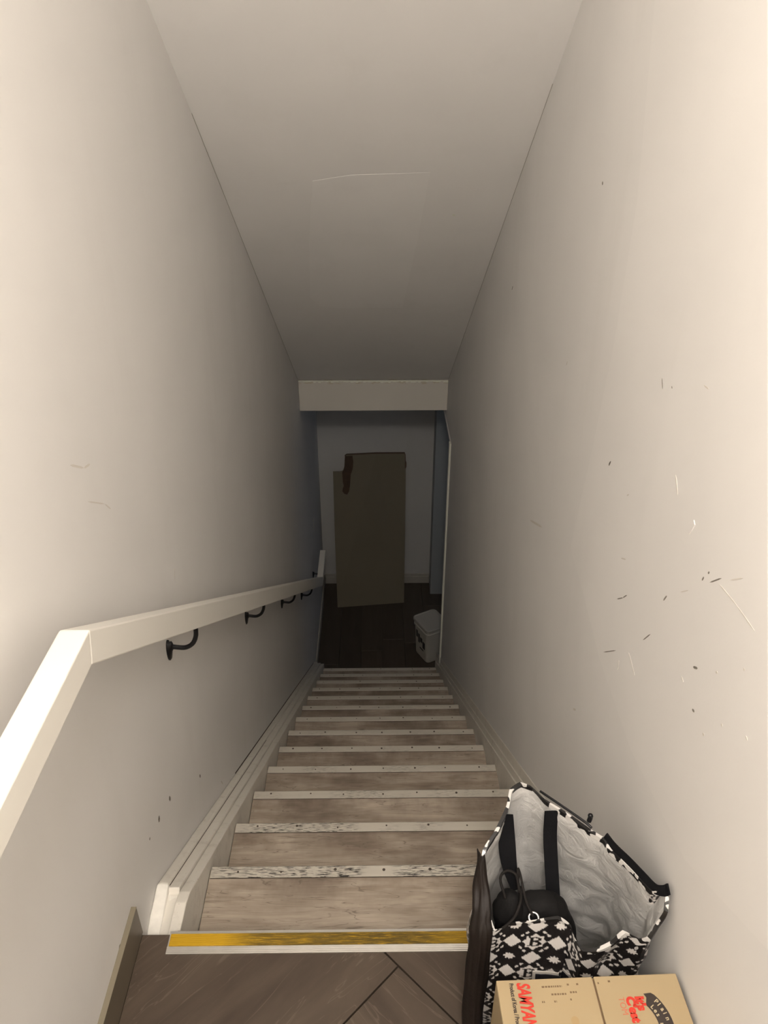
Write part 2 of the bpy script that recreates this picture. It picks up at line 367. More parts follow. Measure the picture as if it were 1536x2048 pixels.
# floors --------------------------------------------------------------
fl = struct(box_obj('floor_lower', LX, XR2, 2.9, YB, ZF-0.12, ZF-0.012, M_GROUT))
x = LX+0.002; k = 0
while x < XR2-0.02:
    w = 0.178; ys = 2.92-random.random()*0.9
    while ys < YB:
        y1 = ys+1.2
        a, b = max(ys, 3.53 if x < RX-0.05 else 2.93), min(y1, YB-0.002)
        if b-a > 0.03: box_obj('plank', x, min(x+w-0.002, XR2-0.11), a, b-0.002, ZF-0.012, ZF+0.0005*random.random(), M_PLANK, fl, bev=0.001)
        ys = y1
    x += w
landing = struct(box_obj('floor', LX, RX, Y0, -0.006, -0.22, -0.009, M_GROUT))
# herringbone tiles, cut to the landing
P0 = Vector((0.801, -0.079)); TW = 0.45
u2 = Vector((1, 1)).normalized(); v2 = Vector((-1, 1)).normalized()
def clip(poly, f):
    out = []
    for i in range(len(poly)):
        a, b = poly[i], poly[(i+1) % len(poly)]; fa, fb = f(a), f(b)
        if fa >= 0: out.append(a)
        if (fa >= 0) != (fb >= 0): out.append(a+(b-a)*(fa/(fa-fb)))
    return out
gpt = 0.0018
for j in range(-12, 12):
    for i in range(-14, 14):
        c = (i-j) % 4
        if c == 0: a0, a1, b0, b1 = i, i+2, j, j+1
        elif c == 3: a0, a1, b0, b1 = i, i+1, j, j+2
        else: continue
        # the corner P0 is the lower right corner of the tile (0..2, 0..1)
        A0, A1, B0, B1 = (a0-2)*TW+gpt, (a1-2)*TW-gpt, b0*TW+gpt, b1*TW-gpt
        poly = [P0+u2*a+v2*b for a, b in ((A0, B0), (A1, B0), (A1, B1), (A0, B1))]
        for f in (lambda q: q.x-LX-0.011, lambda q: RX-0.011-q.x, lambda q: q.y-Y0-0.002, lambda q: -0.012-q.y): poly = clip(poly, f) if len(poly) > 2 else poly
        if len(poly) < 3: continue
        ar = abs(sum(poly[m].x*poly[(m+1) % len(poly)].y-poly[(m+1) % len(poly)].x*poly[m].y for m in range(len(poly))))/2
        if ar < 0.0004: continue
        # local frame with x along the long side so that the grain follows the tile
        ax = u2 if c == 0 else v2; ang = math.atan2(ax.y, ax.x)
        cen = sum(poly, Vector((0, 0)))/len(poly)
        R2 = Matrix.Rotation(-ang, 2)
        bm = bmesh.new(); prism(bm, -0.009, 0.0, [tuple(R2 @ (q-cen)) for q in poly], 'z')
        o = bm_obj('tile', bm, M_TILE); o.parent = landing; o.location = (cen.x, cen.y, 0); o.rotation_euler = (0, 0, ang)

# tile skirting on the landing
def skirt(side):
    s = -1 if side == 'left' else 1
    root = empty('baseboard_'+side, ((LX if s < 0 else RX), -0.006, 0)); tag(root, kind='structure')
    y = -0.004
    while y > Y0+0.02:
        y2 = max(y-0.598, Y0+0.004)
        x0, x1 = (LX, LX+0.0105) if s < 0 else (RX-0.0105, RX)
        box_obj('tile', x0+0.0002, x1-0.0002, y2+0.001, y-0.001, 0.0, 0.0835, M_SKIRT, root, bev=0.0008)
        e = box_obj('tile_edge', x0, x1, y2+0.001, y-0.001, 0.0835, 0.0855, M_SKEDGE, root)
        y = y2
skirt('left'); skirt('right')

# stair trims ---------------------------------------------------------
YE = 13*T+0.09
def slope_poly(v, ytop, endpts, drop=0.30, ybot=YE):
    """side profile: top line v above the nosing line from ytop down to ybot"""
    top = [(ytop, -SL*ytop+v), (ybot, max(-SL*ybot+v, ZF+0.03))]
    return endpts + top + [(ybot, ZF), (ybot-0.35, ZF), (0.05, -SL*0.05-drop), (endpts[0][0], endpts[0][1]-0.16)]
t1 = struct(prism_obj('trim_1', 0.3222, 0.347, slope_poly(0.032, 0.115, [(0.004, -0.036), (0.082, -0.036)]), M_TRIM, bev=0.0025, seg=2))
t2 = struct(prism_obj('trim_2', LX, 0.322, slope_poly(0.041, 0.122, [(0.004, -0.062), (0.114, -0.055)], 0.1), M_TRIM, bev=0.003, seg=2))
t3 = struct(prism_obj('trim_3', LX, 0.297, slope_poly(0.051, 0.129, [(0.004, -0.071), (0.118, -0.062)], 0.1), M_TRIM, bev=0.006, seg=3))
# the short plumb end pieces where the trims meet the landing, caked with chipped filler
def rough_prism(name, x0, x1, poly, mat):
    bm = bmesh.new(); prism(bm, x0, x1, poly, 'x', bev=0.004, seg=2)
    bmesh.ops.subdivide_edges(bm, edges=bm.edges[:], cuts=3, use_grid_fill=True)
    for v in bm.verts:
        nn = mnoise.noise_vector(v.co*70)*0.0016
        v.co += nn
    return struct(bm_obj(name, bm, mat, smooth=True))
rough_prism('trim_4', LX+0.001, 0.2985, [(0.002, -0.2), (0.002, -0.064), (0.060, -0.050), (0.126, -0.034), (0.132, -0.2)], M_CHIP)
rough_prism('trim_5', 0.299, 0.3207, [(0.002, -0.2), (0.002, -0.073), (0.112, -0.054), (0.118, -0.2)], M_CHIP)
# dark hairline gaps where the boards have shrunk apart
M_GAP = plain('dark_gap', (0.07, 0.055, 0.04), 0.9)
M_SEAM = plain('wall_ceiling_seam', (0.30, 0.27, 0.22), 0.9)
def gap_line(name, xa, xb, v, ya, yb_):
    return struct(prism_obj(name, xa, xb, [(ya, -SL*ya+v), (yb_, -SL*yb_+v), (yb_, -SL*yb_+v-0.012), (ya, -SL*ya+v-0.012)], M_GAP))
gap_line('trim_12', 0.2968, 0.2982, 0.0422, 0.13, 1.35)
gap_line('trim_13', LX, LX+0.0014, 0.0522, 0.9, YE-0.05)
for side, xa, xb, ya in (('left', LX, LX+0.0008, 1.4), ('right', RX-0.0008, RX, 1.3)):
    struct(prism_obj('trim_14' if side == 'left' else 'trim_15', xa, xb, [(ya, zceil(ya)-0.0002), (BY-0.01, zceil(BY-0.01)-0.0002), (BY-0.01, zceil(BY-0.01)-0.0018), (ya, zceil(ya)-0.0018)], M_SEAM))
# right side, thinner build-up but taller
struct(prism_obj('trim_6', 1.2040, RX, slope_poly(0.056, 0.10, [(0.004, -0.01), (0.09, -0.008)]), M_TRIM, bev=0.002, seg=2))
struct(prism_obj('trim_7', 1.2085, RX, slope_poly(0.090, 0.10, [(0.004, 0.02), (0.09, 0.026)], 0.1), M_TRIM, bev=0.002, seg=2))
struct(prism_obj('trim_8', 1.2125, RX, slope_poly(0.135, 0.10, [(0.004, 0.06), (0.09, 0.07)], 0.1), M_TRIM, bev=0.0015, seg=2))
# skirtings of the lower hall
struct(box_obj('baseboard_hall_left', LX, LX+0.012, YE, YB, ZF, ZF+0.09, M_GREYTRIM, bev=0.003))
bb = struct(box_obj('baseboard_back', LX+0.012, 1.239, YB-0.013, YB, ZF, ZF+0.075, M_GREYTRIM, bev=0.003))
struct(box_obj('trim_9', LX+0.012, 1.239, YB-0.008, YB, ZF+0.075, ZF+0.105, M_GREYTRIM, bev=0.003))
# casing of the doorway at the foot of the stairs
struct(box_obj('trim_10', RX-0.011, RX+0.001, OY0-0.035, OY0+0.004, ZF, OZ+0.015, M_PALE, bev=0.002))
struct(box_obj('trim_11', RX-0.004, RX+0.001, OY0, OY1, OZ, OZ+0.02, M_WALL, bev=0.001))

# marks on the walls and paint patches ----------------------------------
def poly_sheet(name, pts, n, mat, parent, th=0.0004):
    """very thin film of paint or filler lying on a wall; n = outward normal"""
    nn = Vector(n); bm = bmesh.new()
    A = [bm.verts.new(Vector(q)-nn*0.0002) for q in pts]; B = [bm.verts.new(Vector(q)+nn*th) for q in pts]
    cv = bm.verts.new(sum((Vector(q) for q in pts), Vector())/len(pts)+nn*th)
    for i in range(len(pts)): bm.faces.new([B[i], B[(i+1) % len(pts)], cv])
    for i in range(len(pts)): bm.faces.new([A[i], A[(i+1) % len(pts)], B[(i+1) % len(pts)], B[i]])
    return bm_obj(name, bm, mat, parent)
nc = Vector((0, -0.7116, -1)).normalized()
poly_sheet('paint_patch', CPATCH, nc, M_PATCH_C, ceiling)
poly_sheet('paint_patch', RPATCH, (-1, 0, 0), M_PATCH_W, wr, 0.0003)
poly_sheet('filler_spot', GOUGE, (-1, 0, 0), M_PATCH_W, wr, 0.0015)
poly_sheet('paint_chip', [(LX, 4.135, -1.505), (LX, 4.17, -1.50), (LX, 4.19, -1.60), (LX, 4.15, -1.615)], (1, 0, 0), M_CHIP, wl, 0.001)
def stroke(bm, pts, w, x, s):
    """thin dark scratch on a wall plane x"""
    P = [Vector((x, a, b)) for a, b in pts]
    for p, q in zip(P, P[1:]):
        d = (q-p); L = d.length
        if L < 1e-5: continue
        d /= L; nrm = Vector((0, -d.z, d.y)); e = 0.0003*s
        c = (p+q)/2
        ring = [p, p+d*L*0.2+nrm*w/2, q-d*L*0.2+nrm*w/2, q, q-d*L*0.2-nrm*w/2, p+d*L*0.2-nrm*w/2]
        A = [bm.verts.new(v) for v in ring]; B = [bm.verts.new(v+Vector((e, 0, 0))) for v in ring]
        bm.faces.new(B)
        for i in range(6): bm.faces.new([A[i], A[(i+1) % 6], B[(i+1) % 6], B[i]])
for marks, x, s, par in ((RMARK, RX-0.0002, -2, wr), (LMARK, LX, 1, wl)):
    for dk, mat, nm in ((1, M_SCUFF, 'scuff_marks'), (0, M_SCUFF2, 'faint_scuff_marks')):
        bm = bmesh.new()
        for pts, d, w in marks:
            if d == dk: stroke(bm, pts, 0.0009*w if dk else 0.0008*w, x, s)
        tag(bm_obj(nm, bm, mat, par), kind='stuff')
def blob_disc(bm, c, r, ax):
    pts = [bm.verts.new(Vector(c)+Vector(ax[0])*r*math.cos(a)*(0.7+0.5*random.random())+Vector(ax[1])*r*math.sin(a)*(0.7+0.5*random.random())) for a in [k*math.pi/4 for k in range(8)]]
    bm.faces.new(pts)
bm = bmesh.new(); cc = Vector(CSPOT)+nc*0.0008
blob_disc(bm, cc, 0.006, ((1, 0, 0), (0, 0.81, -0.58)))
bm_obj('stain', bm, M_PALE, ceiling)

# ================================================================== STAIRCASE
st = empty('staircase', (0.776, 0, 0))
tag(st, 'straight flight of grey oak laminate stairs with worn metal nosings between two white walls', 'staircase')
def tread_mesh():
    bm = bmesh.new(); box(bm, 0.3485-0.776, 1.2048-0.776, -T-0.012, -0.006, -0.028, 0.0, bev=0.001); return bm
proto = {}
for k_ in range(1, 14):
    for nm in ('riser', 'tread', 'nosing', 'screws'):
        if nm == 'tread':
            if nm not in proto:
                o = bm_obj(nm, tread_mesh(), M_TREAD); proto[nm] = o.data
            else: o = link(bpy.data.objects.new(nm, proto[nm]))
            par, loc = st, (0, k_*T, -k_*H)
        elif nm == 'riser':
            if nm not in proto:
                bm = bmesh.new(); box(bm, 0.3485-0.776, 1.2048-0.776, -0.024, -0.0135, -H, -0.0285)
                o = bm_obj(nm, bm, M_TREAD); proto[nm] = o.data
            else: o = link(bpy.data.objects.new(nm, proto[nm]))
            par, loc = st, (0, k_*T, -k_*H)
        elif nm == 'nosing':
            if nm not in proto:
                bm = bmesh.new()
                prism(bm, 0.3505-0.776, 1.2015-0.776, [(-0.029, 0.0003), (-0.029, 0.0022), (-0.001, 0.003), (0.002, 0.001), (0.002, -0.026), (-0.0035, -0.026), (-0.0035, 0.0003)], 'x', bev=0.0006)
                o = bm_obj(nm, bm, M_NOSE); proto[nm] = o.data
            else: o = link(bpy.data.objects.new(nm, proto[nm]))
            par, loc = st, (0, k_*T, -k_*H); o['wear'] = [1.0, 0.9, 0.55, 0.35, 0.3, 0.25][k_-1] if k_ < 7 else 0.15
            nosing = o
            if 'joint' not in proto:
                bm = bmesh.new(); box(bm, 0.3505-0.776, 1.2015-0.776, -0.0308, -0.0292, 0.0002, 0.0010); j_ = bm_obj('joint', bm, M_GAP); proto['joint'] = j_.data
            else: j_ = link(bpy.data.objects.new('joint', proto['joint']))
            j_.parent = o
        else:
            bm = bmesh.new()
            for q in range(7):
                cx = -0.37+q*0.1233+random.uniform(-0.012, 0.012); cy = -0.013+random.uniform(-0.004, 0.004); r = random.uniform(0.0022, 0.0042)
                vs = [bm.verts.new((cx+r*math.cos(a), cy+r*math.sin(a), 0.0033)) for a in [m*math.pi/4 for m in range(8)]]
                lo = [bm.verts.new((v.co.x, v.co.y, 0.0015)) for v in vs]
                bm.faces.new(vs)
                for m in range(8): bm.faces.new([lo[m], lo[(m+1) % 8], vs[(m+1) % 8], vs[m]])
            o = bm_obj(nm, bm, M_SCREW); o['kind'] = 'stuff'; par, loc = nosing, (0, 0, 0)
        o.parent = par; o.location = loc
# first riser under the landing edge
box_obj('riser', 0.3485, 1.2048, -0.003, 0.004, -H, -0.012, M_TREAD, st)

# yellow safety nosing on the landing edge
sn = empty('safety_nosing', (0.338, -0.03, 0))
sn.rotation_euler = (0, 0, 0)
tag(sn, 'worn yellow and aluminium safety strip on the edge of the top step', 'nosing strip')
bm = bmesh.new()
prism(bm, 0.338, 1.199, [(-0.052, 0.0003), (-0.052, 0.0022), (-0.038, 0.0034), (-0.0365, 0.0016), (-0.0125, 0.0016), (-0.011, 0.0034), (-0.006, 0.0032), (-0.0045, -0.028), (-0.0065, -0.028), (-0.0075, 0.0003)], 'x')
bm_obj('aluminium_base', bm, M_ALU, sn)
# fine ribs of the bare metal edge
bm = bmesh.new()
for q in (-0.0492, -0.0455, -0.0418): prism(bm, 0.338, 1.199, [(q-0.0006, 0.0022), (q, 0.0038), (q+0.0006, 0.0024)], 'x')
bm_obj('rib', bm, M_ALU, sn)
bm = bmesh.new()
ny = 9
for q in range(ny):
    y0 = -0.0365+q*(0.0242/ny); box(bm, 0.341, 1.197, y0+0.0003, y0+0.0242/ny-0.0002, 0.0014, 0.0042)
tag(bm_obj('grip_insert', bm, M_YELLOW, sn), 'ribbed yellow grip insert, worn black towards the middle')

# ================================================================== HANDRAIL
hr = empty('handrail', (0.344, 0.0, 0.80))
tag(hr, 'white painted wooden handrail on black iron brackets along the left wall', 'handrail')
x0, x1 = 0.323, 0.365
kt, kb = (-0.092, 0.855), (-0.109, 0.807)
lt, lb = (3.673, -1.709), (3.630, -1.757)
def rail_piece(poly): 
    return prism_obj('rail', x0, x1, poly, M_RAIL, hr, bev=0.0022, seg=2)
tag(rail_piece([(-2.2, 0.855), kt, kb, (-2.2, 0.807)]), 'level upper length of the handrail')
tag(rail_piece([kt, lt, lb, kb]), 'long sloping length of the handrail')
tag(rail_piece([lt, (4.03, -1.709), (4.03, -1.757), lb]), 'short level end of the handrail at the foot')
slope = (lt[1]-kt[1])/(lt[0]-kt[0])
def railbot(y):
    if y < kb[0]: return 0.807
    if y > lb[0]: return -1.757
    return kb[1]+(lb[1]-kb[1])/(lb[0]-kb[0])*(y-kb[0])
for by, bz in ((-1.30, 0.700), (0.469, 0.340), (1.349, -0.257), (2.228, -0.857), (3.062, -1.430), (3.880, -1.845)):
    if by > 3.5: bz = -1.835
    rb = railbot(by)
    bm = bmesh.new()
    zs = bz+0.012
    pts = spline([(LX+0.004, by, zs), (LX+0.020, by, zs-0.003), (LX+0.042, by, zs-0.004), (LX+0.060, by, zs+0.008), (LX+0.070, by, zs+0.030), (0.344, by, rb-0.001)], 5)
    tube(bm, pts, 0.0056, 10)
    br = bm_obj('bracket', bm, M_IRON, hr, smooth=True); br['label'] = 'black curved iron bracket'
    bm = bmesh.new()   # oval wall plate, domed towards the arm
    prof = [(0.0, 1.0), (0.003, 1.0), (0.006, 0.82), (0.010, 0.5), (0.013, 0.32)]
    rings = []
    for d, sc in prof:
        rings.append([bm.verts.new((LX+d, by+0.014*sc*math.cos(a), bz+(0.012 if sc < 0.6 else 0.0)+0.029*sc*math.sin(a))) for a in [2*math.pi*m/20 for m in range(20)]])
    for a, b in zip(rings, rings[1:]):
        for m in range(20): bm.faces.new([a[m], a[(m+1) % 20], b[(m+1) % 20], b[m]])
    bm.faces.new(rings[0]); bm.faces.new(rings[-1])
    bm_obj('wall_plate', bm, M_IRON, br, smooth=True)
    bm = bmesh.new(); s = slope if kt[0] < by < lt[0] else 0.0
    prism(bm, 0.335, 0.353, [(by-0.022, rb-0.022*s-0.0025), (by+0.022, rb+0.022*s-0.0025), (by+0.022, rb+0.022*s+0.0005), (by-0.022, rb-0.022*s+0.0005)], 'x', bev=0.0008)
    bm_obj('saddle', bm, M_IRON, br)

# ceiling lamp above the landing, out of the photograph
cl = empty('ceiling_light', (0.76, LIGHT_Y, 2.60))
tag(cl, 'small white ceiling rose of the lamp above the landing', 'ceiling light')
bm = bmesh.new()
rings = []
for r, z in ((0.06, 2.60), (0.06, 2.585), (0.045, 2.575), (0.03, 2.56), (0.0, 2.555)):
    rings.append([bm.verts.new((0.76+max(r, 0.002)*math.cos(a), LIGHT_Y+max(r, 0.002)*math.sin(a), z)) for a in [2*math.pi*m/32 for m in range(32)]])
for a, b in zip(rings, rings[1:]):
    for m in range(32): bm.faces.new([a[m], a[(m+1) % 32], b[(m+1) % 32], b[m]])
bm_obj('housing', bm, M_RAIL, cl, smooth=True)

# ================================================================== BOARD leaning on the far wall
def board_mat():
    k = NT('khaki_board', 0.6, 0.3); v = k.co()
    c = k.mix(k.noise(v, 2.5, 4), (0.17, 0.147, 0.102), (0.20, 0.173, 0.122))  # khaki darkened to carry the shade at the foot of the stairs
    k.col(c); return k.m
M_BOARD = board_mat(); M_TORN = plain('torn_brown_core', (0.075, 0.045, 0.027), 0.9, var=0.35, scale=30); M_BEDGE = plain('dark_board_edge', (0.10, 0.065, 0.04), 0.8)
bd = empty('leaning_board', (0.70, 4.54, ZF))
tag(bd, 'large khaki board with a torn upper left corner leaning against the far wall', 'board')
def bpt(x, s, off=0.0):
    """s = height along the board (0 floor .. 1 top), off = outwards"""
    yb_ = 4.512+(x-0.408)*0.11; yt = 4.850-0.0
    z = ZF+(1.345)*s; y = yb_+(yt-yb_)*s
    nrm = Vector((0, -0.975, 0.22)); return Vector((x, y, z))+nrm*off
def board_sheet(name, pts, o0, o1, mat, parent):
    bm = bmesh.new(); A = [bm.verts.new(bpt(*q, o0)) for q in pts]; B = [bm.verts.new(bpt(*q, o1)) for q in pts]
    f1 = bm.faces.new(A); f2 = bm.faces.new(B[::-1])
    for i in range(len(pts)): bm.faces.new([A[i], A[(i+1) % len(pts)], B[(i+1) % len(pts)], B[i]])
    bmesh.ops.triangulate(bm, faces=[f1, f2])
    return bm_obj(name, bm, mat, parent)
outline = [(0.408, 0.0), (0.998, 0.0), (1.004, 0.55), (1.006, 0.905), (1.012, 0.915), (1.012, 0.94), (1.004, 0.955), (1.003, 0.985), (0.995, 1.0), (0.76, 1.0), (0.51, 0.992), (0.497, 0.985), (0.492, 0.94), (0.490, 0.915), (0.478, 0.893), (0.455, 0.888), (0.395, 0.888), (0.398, 0.5)]
board_sheet('panel', outline, -0.018, 0.0, M_BOARD, bd)
board_sheet('torn_strip', [(0.497, 0.984), (0.56, 0.986), (0.566, 0.95), (0.563, 0.918), (0.558, 0.90), (0.553, 0.935), (0.546, 0.93), (0.543, 0.87), (0.535, 0.80), (0.527, 0.765), (0.51, 0.745), (0.487, 0.75), (0.471, 0.765), (0.474, 0.782), (0.489, 0.775), (0.494, 0.79), (0.490, 0.84), (0.483, 0.80), (0.476, 0.825), (0.472, 0.885), (0.484, 0.90), (0.493, 0.93)], -0.004, 0.006, M_TORN, bd)['label'] = 'torn strip baring brown core'
bm = bmesh.new()
board_sheet('top_edge', [(0.497, 0.983), (0.51, 0.990), (0.76, 0.998), (0.995, 0.998), (0.9985, 0.985), (0.9985, 0.905), (1.0055, 0.905), (1.0065, 0.94), (1.003, 0.99), (0.996, 1.004), (0.76, 1.004), (0.51, 0.996), (0.495, 0.988)], -0.019, 0.002, M_BEDGE, bd)
bm.free()

# ================================================================== PAIL at the foot of the stairs
M_PAIL = plain('white_plastic', (0.50, 0.48, 0.42), 0.4, var=0.03)  # pail and lid darker than their plastic: far-end shade is in the colour
M_LID = plain('pale_lid', (0.40, 0.38, 0.34), 0.45, var=0.03)
M_INK = plain('black_print', (0.03, 0.028, 0.025), 0.5)
pl = empty('plastic_pail', (1.13, 3.86, ZF))
tag(pl, 'white square plastic pail with a lid beside the last stair', 'pail')
pc = Vector((1.185, 3.888)); pang = math.radians(28.3)
# corners measured on the lid: left, back and front
def pail_ring(sx, sy, r, z, n=6):
    pts = []
    for qx, qy, a0 in ((1, 1, 0), (-1, 1, 90), (-1, -1, 180), (1, -1, 270)):
        for m in range(n+1):
            a = math.radians(a0+90*m/n)
            lx = qx*(sx-r)+r*math.cos(a); ly = qy*(sy-r)+r*math.sin(a)
            pts.append((pc.x+lx*math.cos(pang)-ly*math.sin(pang), pc.y+lx*math.sin(pang)+ly*math.cos(pang), z))
    return pts
def ring_loft(name, secs, mat, parent, cap0=True, cap1=True):
    bm = bmesh.new(); R = [[bm.verts.new(q) for q in pail_ring(*s)] for s in secs]
    for a, b in zip(R, R[1:]):
        for m in range(len(a)): bm.faces.new([a[m], a[(m+1) % len(a)], b[(m+1) % len(a)], b[m]])
    if cap0: bm.faces.new(R[0][::-1])
    if cap1: bm.faces.new(R[-1])
    return bm_obj(name, bm, mat, parent, smooth=False)
sx, sy = 0.102, 0.113
ring_loft('body', [(sx*.80, sy*.80, .028, ZF+0.001), (sx*.84, sy*.84, .03, ZF+0.012), (sx*.93, sy*.93, .032, ZF+0.285), (sx*1.0, sy*1.0, .034, ZF+0.288), (sx*1.0, sy*1.0, .034, ZF+0.300), (sx*.94, sy*.94, .032, ZF+0.303), (sx*.95, sy*.95, .032, ZF+0.335)], M_PAIL, pl)
ring_loft('lid', [(sx*.97, sy*.97, .034, ZF+0.327), (sx*1.05, sy*1.05, .036, ZF+0.328), (sx*1.05, sy*1.05, .036, ZF+0.345), (sx*1.01, sy*1.01, .034, ZF+0.349), (sx*.97, sy*.97, .032, ZF+0.3485), (sx*.95, sy*.95, .03, ZF+0.341)], M_LID, pl)
# black print on the side that faces the back left
def pail_side(t, z):     # point on the -x local face; t in -1..1 along y
    k_ = .84+(.93-.84)*((z-0.012)/0.273); lx, ly = -sx*k_-0.0006, t*sy*k_*0.72
    return Vector((pc.x+lx*math.cos(pang)-ly*math.sin(pang), pc.y+lx*math.sin(pang)+ly*math.cos(pang), ZF+z))
bm = bmesh.new()
for a, b, z0_, z1_ in ((-0.9, -0.4, 0.12, 0.19), (-0.35, 0.1, 0.16, 0.21), (0.15, 0.5, 0.14, 0.23), (0.55, 0.9, 0.18, 0.25), (-0.6, 0.2, 0.09, 0.105)):
    bm.faces.new([bm.verts.new(q) for q in (pail_side(a, z0_), pail_side(b, z0_), pail_side(b, z1_), pail_side(a, z1_))])
bm_obj('printed_mark', bm, M_INK, pl)
# ================================================================== TOTE BAG
tb = empty('tote_bag', (1.07, -0.12, 0))
tag(tb, 'open tote bag with black and white diamond print and silver lining by the right wall', 'tote bag')
rim0 = [Vector(q) for q in RIM]
# matching bottom outline (same number of points)
def lerp(a, b, t): return a+(b-a)*t
BL = [Vector((0.952, -0.205, 0)), Vector((0.955, -0.050, 0)), Vector((1.05, -0.035, 0)), Vector((1.198, -0.06, 0)), Vector((1.203, -0.235, 0)), Vector((1.08, -0.245, 0))]
key = [0, 5, 9, 14, 18, 25, 30]      # rim index at which each bottom corner sits
bot0 = []
for s_ in range(6):
    a, b = key[s_], key[s_+1]
    for m in range(a, b): bot0.append(lerp(BL[s_], BL[(s_+1) % 6], (m-a)/(b-a)))
def closed_spline(P, n):
    out = []; L = len(P)
    for i in range(L):
        a, b, c, d = P[(i-1) % L], P[i], P[(i+1) % L], P[(i+2) % L]
        for k_ in range(n):
            t = k_/n
            s1 = 0.5*((2*b)+(c-a)*t+(2*a-5*b+4*c-d)*t*t+(3*b-a-3*c+d)*t**3)
            out.append(s1*0.45+(b+(c-b)*t)*0.55)
    return out
NSUB = 24
rimS = closed_spline(rim0, NSUB); botS = closed_spline(bot0, NSUB); NU = len(rimS)
NV = 170
cen = Vector((1.075, -0.13, 0.2))
ulen = np.zeros(NU+1)
for i in range(NU): ulen[i+1] = ulen[i]+((rimS[(i+1) % NU]-rimS[i]).to_2d().length*0.6+(botS[(i+1) % NU]-botS[i]).to_2d().length*0.4)
def bag_point(i, v, inset=0.0):
    """v: 0 at the bottom .. 1 at the rim"""
    r, b = rimS[i % NU], botS[i % NU]
    p = b.lerp(r, v)
    outw = Vector((p.x-cen.x, p.y-cen.y, 0)); 
    if outw.length > 1e-4: outw.normalize()
    q = Vector((p.x*9, p.y*9, p.z*7))
    amp = math.sin(math.pi*min(1, max(0, v)))**0.7
    w = mnoise.noise(q)*0.014+mnoise.noise(q*2.7)*0.007*(0.3+amp)
    fold = abs(mnoise.noise(Vector((ulen[i % NU]*26, v*3.0, 4.2))))*0.010
    fx = i/NSUB
    bulge = 0.0
    if fx < 4: bulge += 0.026*math.sin(math.pi*v)*math.sin(math.pi*max(0, fx)/4)
    if 17 < fx < 24: fold *= 1.5
    if fx > 26: w *= 0.45; fold *= 0.3; bulge += 0.010*math.sin(math.pi*v)
    p = p+outw*((w-fold)*amp+bulge-inset)
    p.x = min(p.x, RX-0.004-inset)
    if p.z < 0.09: p.x = min(p.x, RX-0.0115)
    p.z = max(p.z, 0.001)
    return p
# outer shell
co = np.zeros(((NV+1)*NU, 3), np.float32); rgb = np.zeros(((NV+1)*NU, 4), np.float32); rgb[:, 3] = 1
hgt = np.array([rimS[i].z for i in range(NU)])
for j in range(NV+1):
    v = j/NV
    for i in range(NU):
        p = bag_point(i, v); co[j*NU+i] = (p.x-1.07, p.y+0.12, p.z)
# printed pattern as data on the cloth: diamonds, B lozenges, stars, dashes
U = np.tile(ulen[:NU], (NV+1, 1)); Vv = np.outer(np.linspace(0, 1, NV+1), hgt)
CEL = 0.068
U0 = ulen[28*NSUB]-0.012
a = (U-U0)/CEL; a = -a; b = (Vv-0.268)/CEL
sk = 0.0
fx_ = a-np.round(a); fy_ = b-np.round(b)
gx = a+0.5-np.round(a+0.5); gy = b+0.5-np.round(b+0.5)
white = np.zeros(U.shape, bool)
white |= (np.abs(gx)/0.215+np.abs(fy_)/0.205) < 1        # diamonds beside the letter
white |= (np.abs(fx_)/0.215+np.abs(gy)/0.205) < 1        # diamonds above and below
th = np.arctan2(gy, gx); rr = np.hypot(gx, gy)
white |= np.hypot(gx*0.85, gy*1.15) < 0.105*(1+0.20*np.cos(8*th))                # stars
loz = (np.abs(fx_)/0.265+np.abs(fy_)/0.265) < 1.0
notch = (np.abs(fx_) < 0.2) & (np.abs(fy_) < 0.16)
lozw = loz | ((np.abs(fx_) < 0.18) & (np.abs(fy_) < 0.165))
X = fx_/1.22; Y = fy_/1.22
stem = (X > -0.085) & (X < -0.015) & (np.abs(Y) < 0.115)
serif = (X > -0.115) & (X < 0.03) & (np.abs(np.abs(Y)-0.107) < 0.012)
def bowl(cy, rx, ry): 
    e1 = ((X-0.01)/rx)**2+((Y-cy)/ry)**2 < 1; e2 = ((X-0.0)/(rx*0.55))**2+((Y-cy)/(ry*0.55))**2 < 1
    return e1 & ~e2 & (X > -0.02)
Bm = stem | serif | bowl(0.055, 0.105, 0.062) | bowl(-0.058, 0.12, 0.066)
white = (white | lozw) & ~Bm
# dashes on the black bands
for dx, dy in ((0.19, 0.285), (0.285, 0.19), (-0.19, 0.285), (-0.285, 0.19), (0.19, -0.285), (0.285, -0.19), (-0.19, -0.285), (-0.285, -0.19)):
    s = 1 if dx*dy > 0 else -1
    px_, py_ = fx_-dx, fy_-dy; q1 = (px_-s*py_)*0.7071; q2 = (px_+s*py_)*0.7071
    white |= ((q1/0.048)**2+(q2/0.030)**2) < 1
rgb[:, :3] = np.where(white.reshape(-1, 1), np.array([[0.66, 0.63, 0.60]]), np.array([[0.012, 0.011, 0.012]]))
# the left gusset is a plain dark brown panel
me = bpy.data.meshes.new('shell')
faces = []
for j in range(NV):
    r0, r1 = j*NU, (j+1)*NU
    for i in range(NU):
        i2 = (i+1) % NU; faces.append((r0+i, r0+i2, r1+i2, r1+i))
me.from_pydata(co.tolist(), [], faces); me.update()
for p in me.polygons: p.use_smooth = True
ca = me.color_attributes.new('print', 'FLOAT_COLOR', 'POINT'); ca.data.foreach_set('color', rgb.ravel())
k = NT('printed_laminate', 0.33, 0.5)
at = k.n.new('ShaderNodeAttribute'); at.attribute_name = 'print'; k.col(at.outputs['Color'])
k.bump(k.noise(k.co(), 28, 4, 0.6), 0.5, 0.004)
me.materials.append(k.m)
shell = bpy.data.objects.new('shell', me); link(shell, tb); shell['label'] = 'black and white diamond print with letter B'
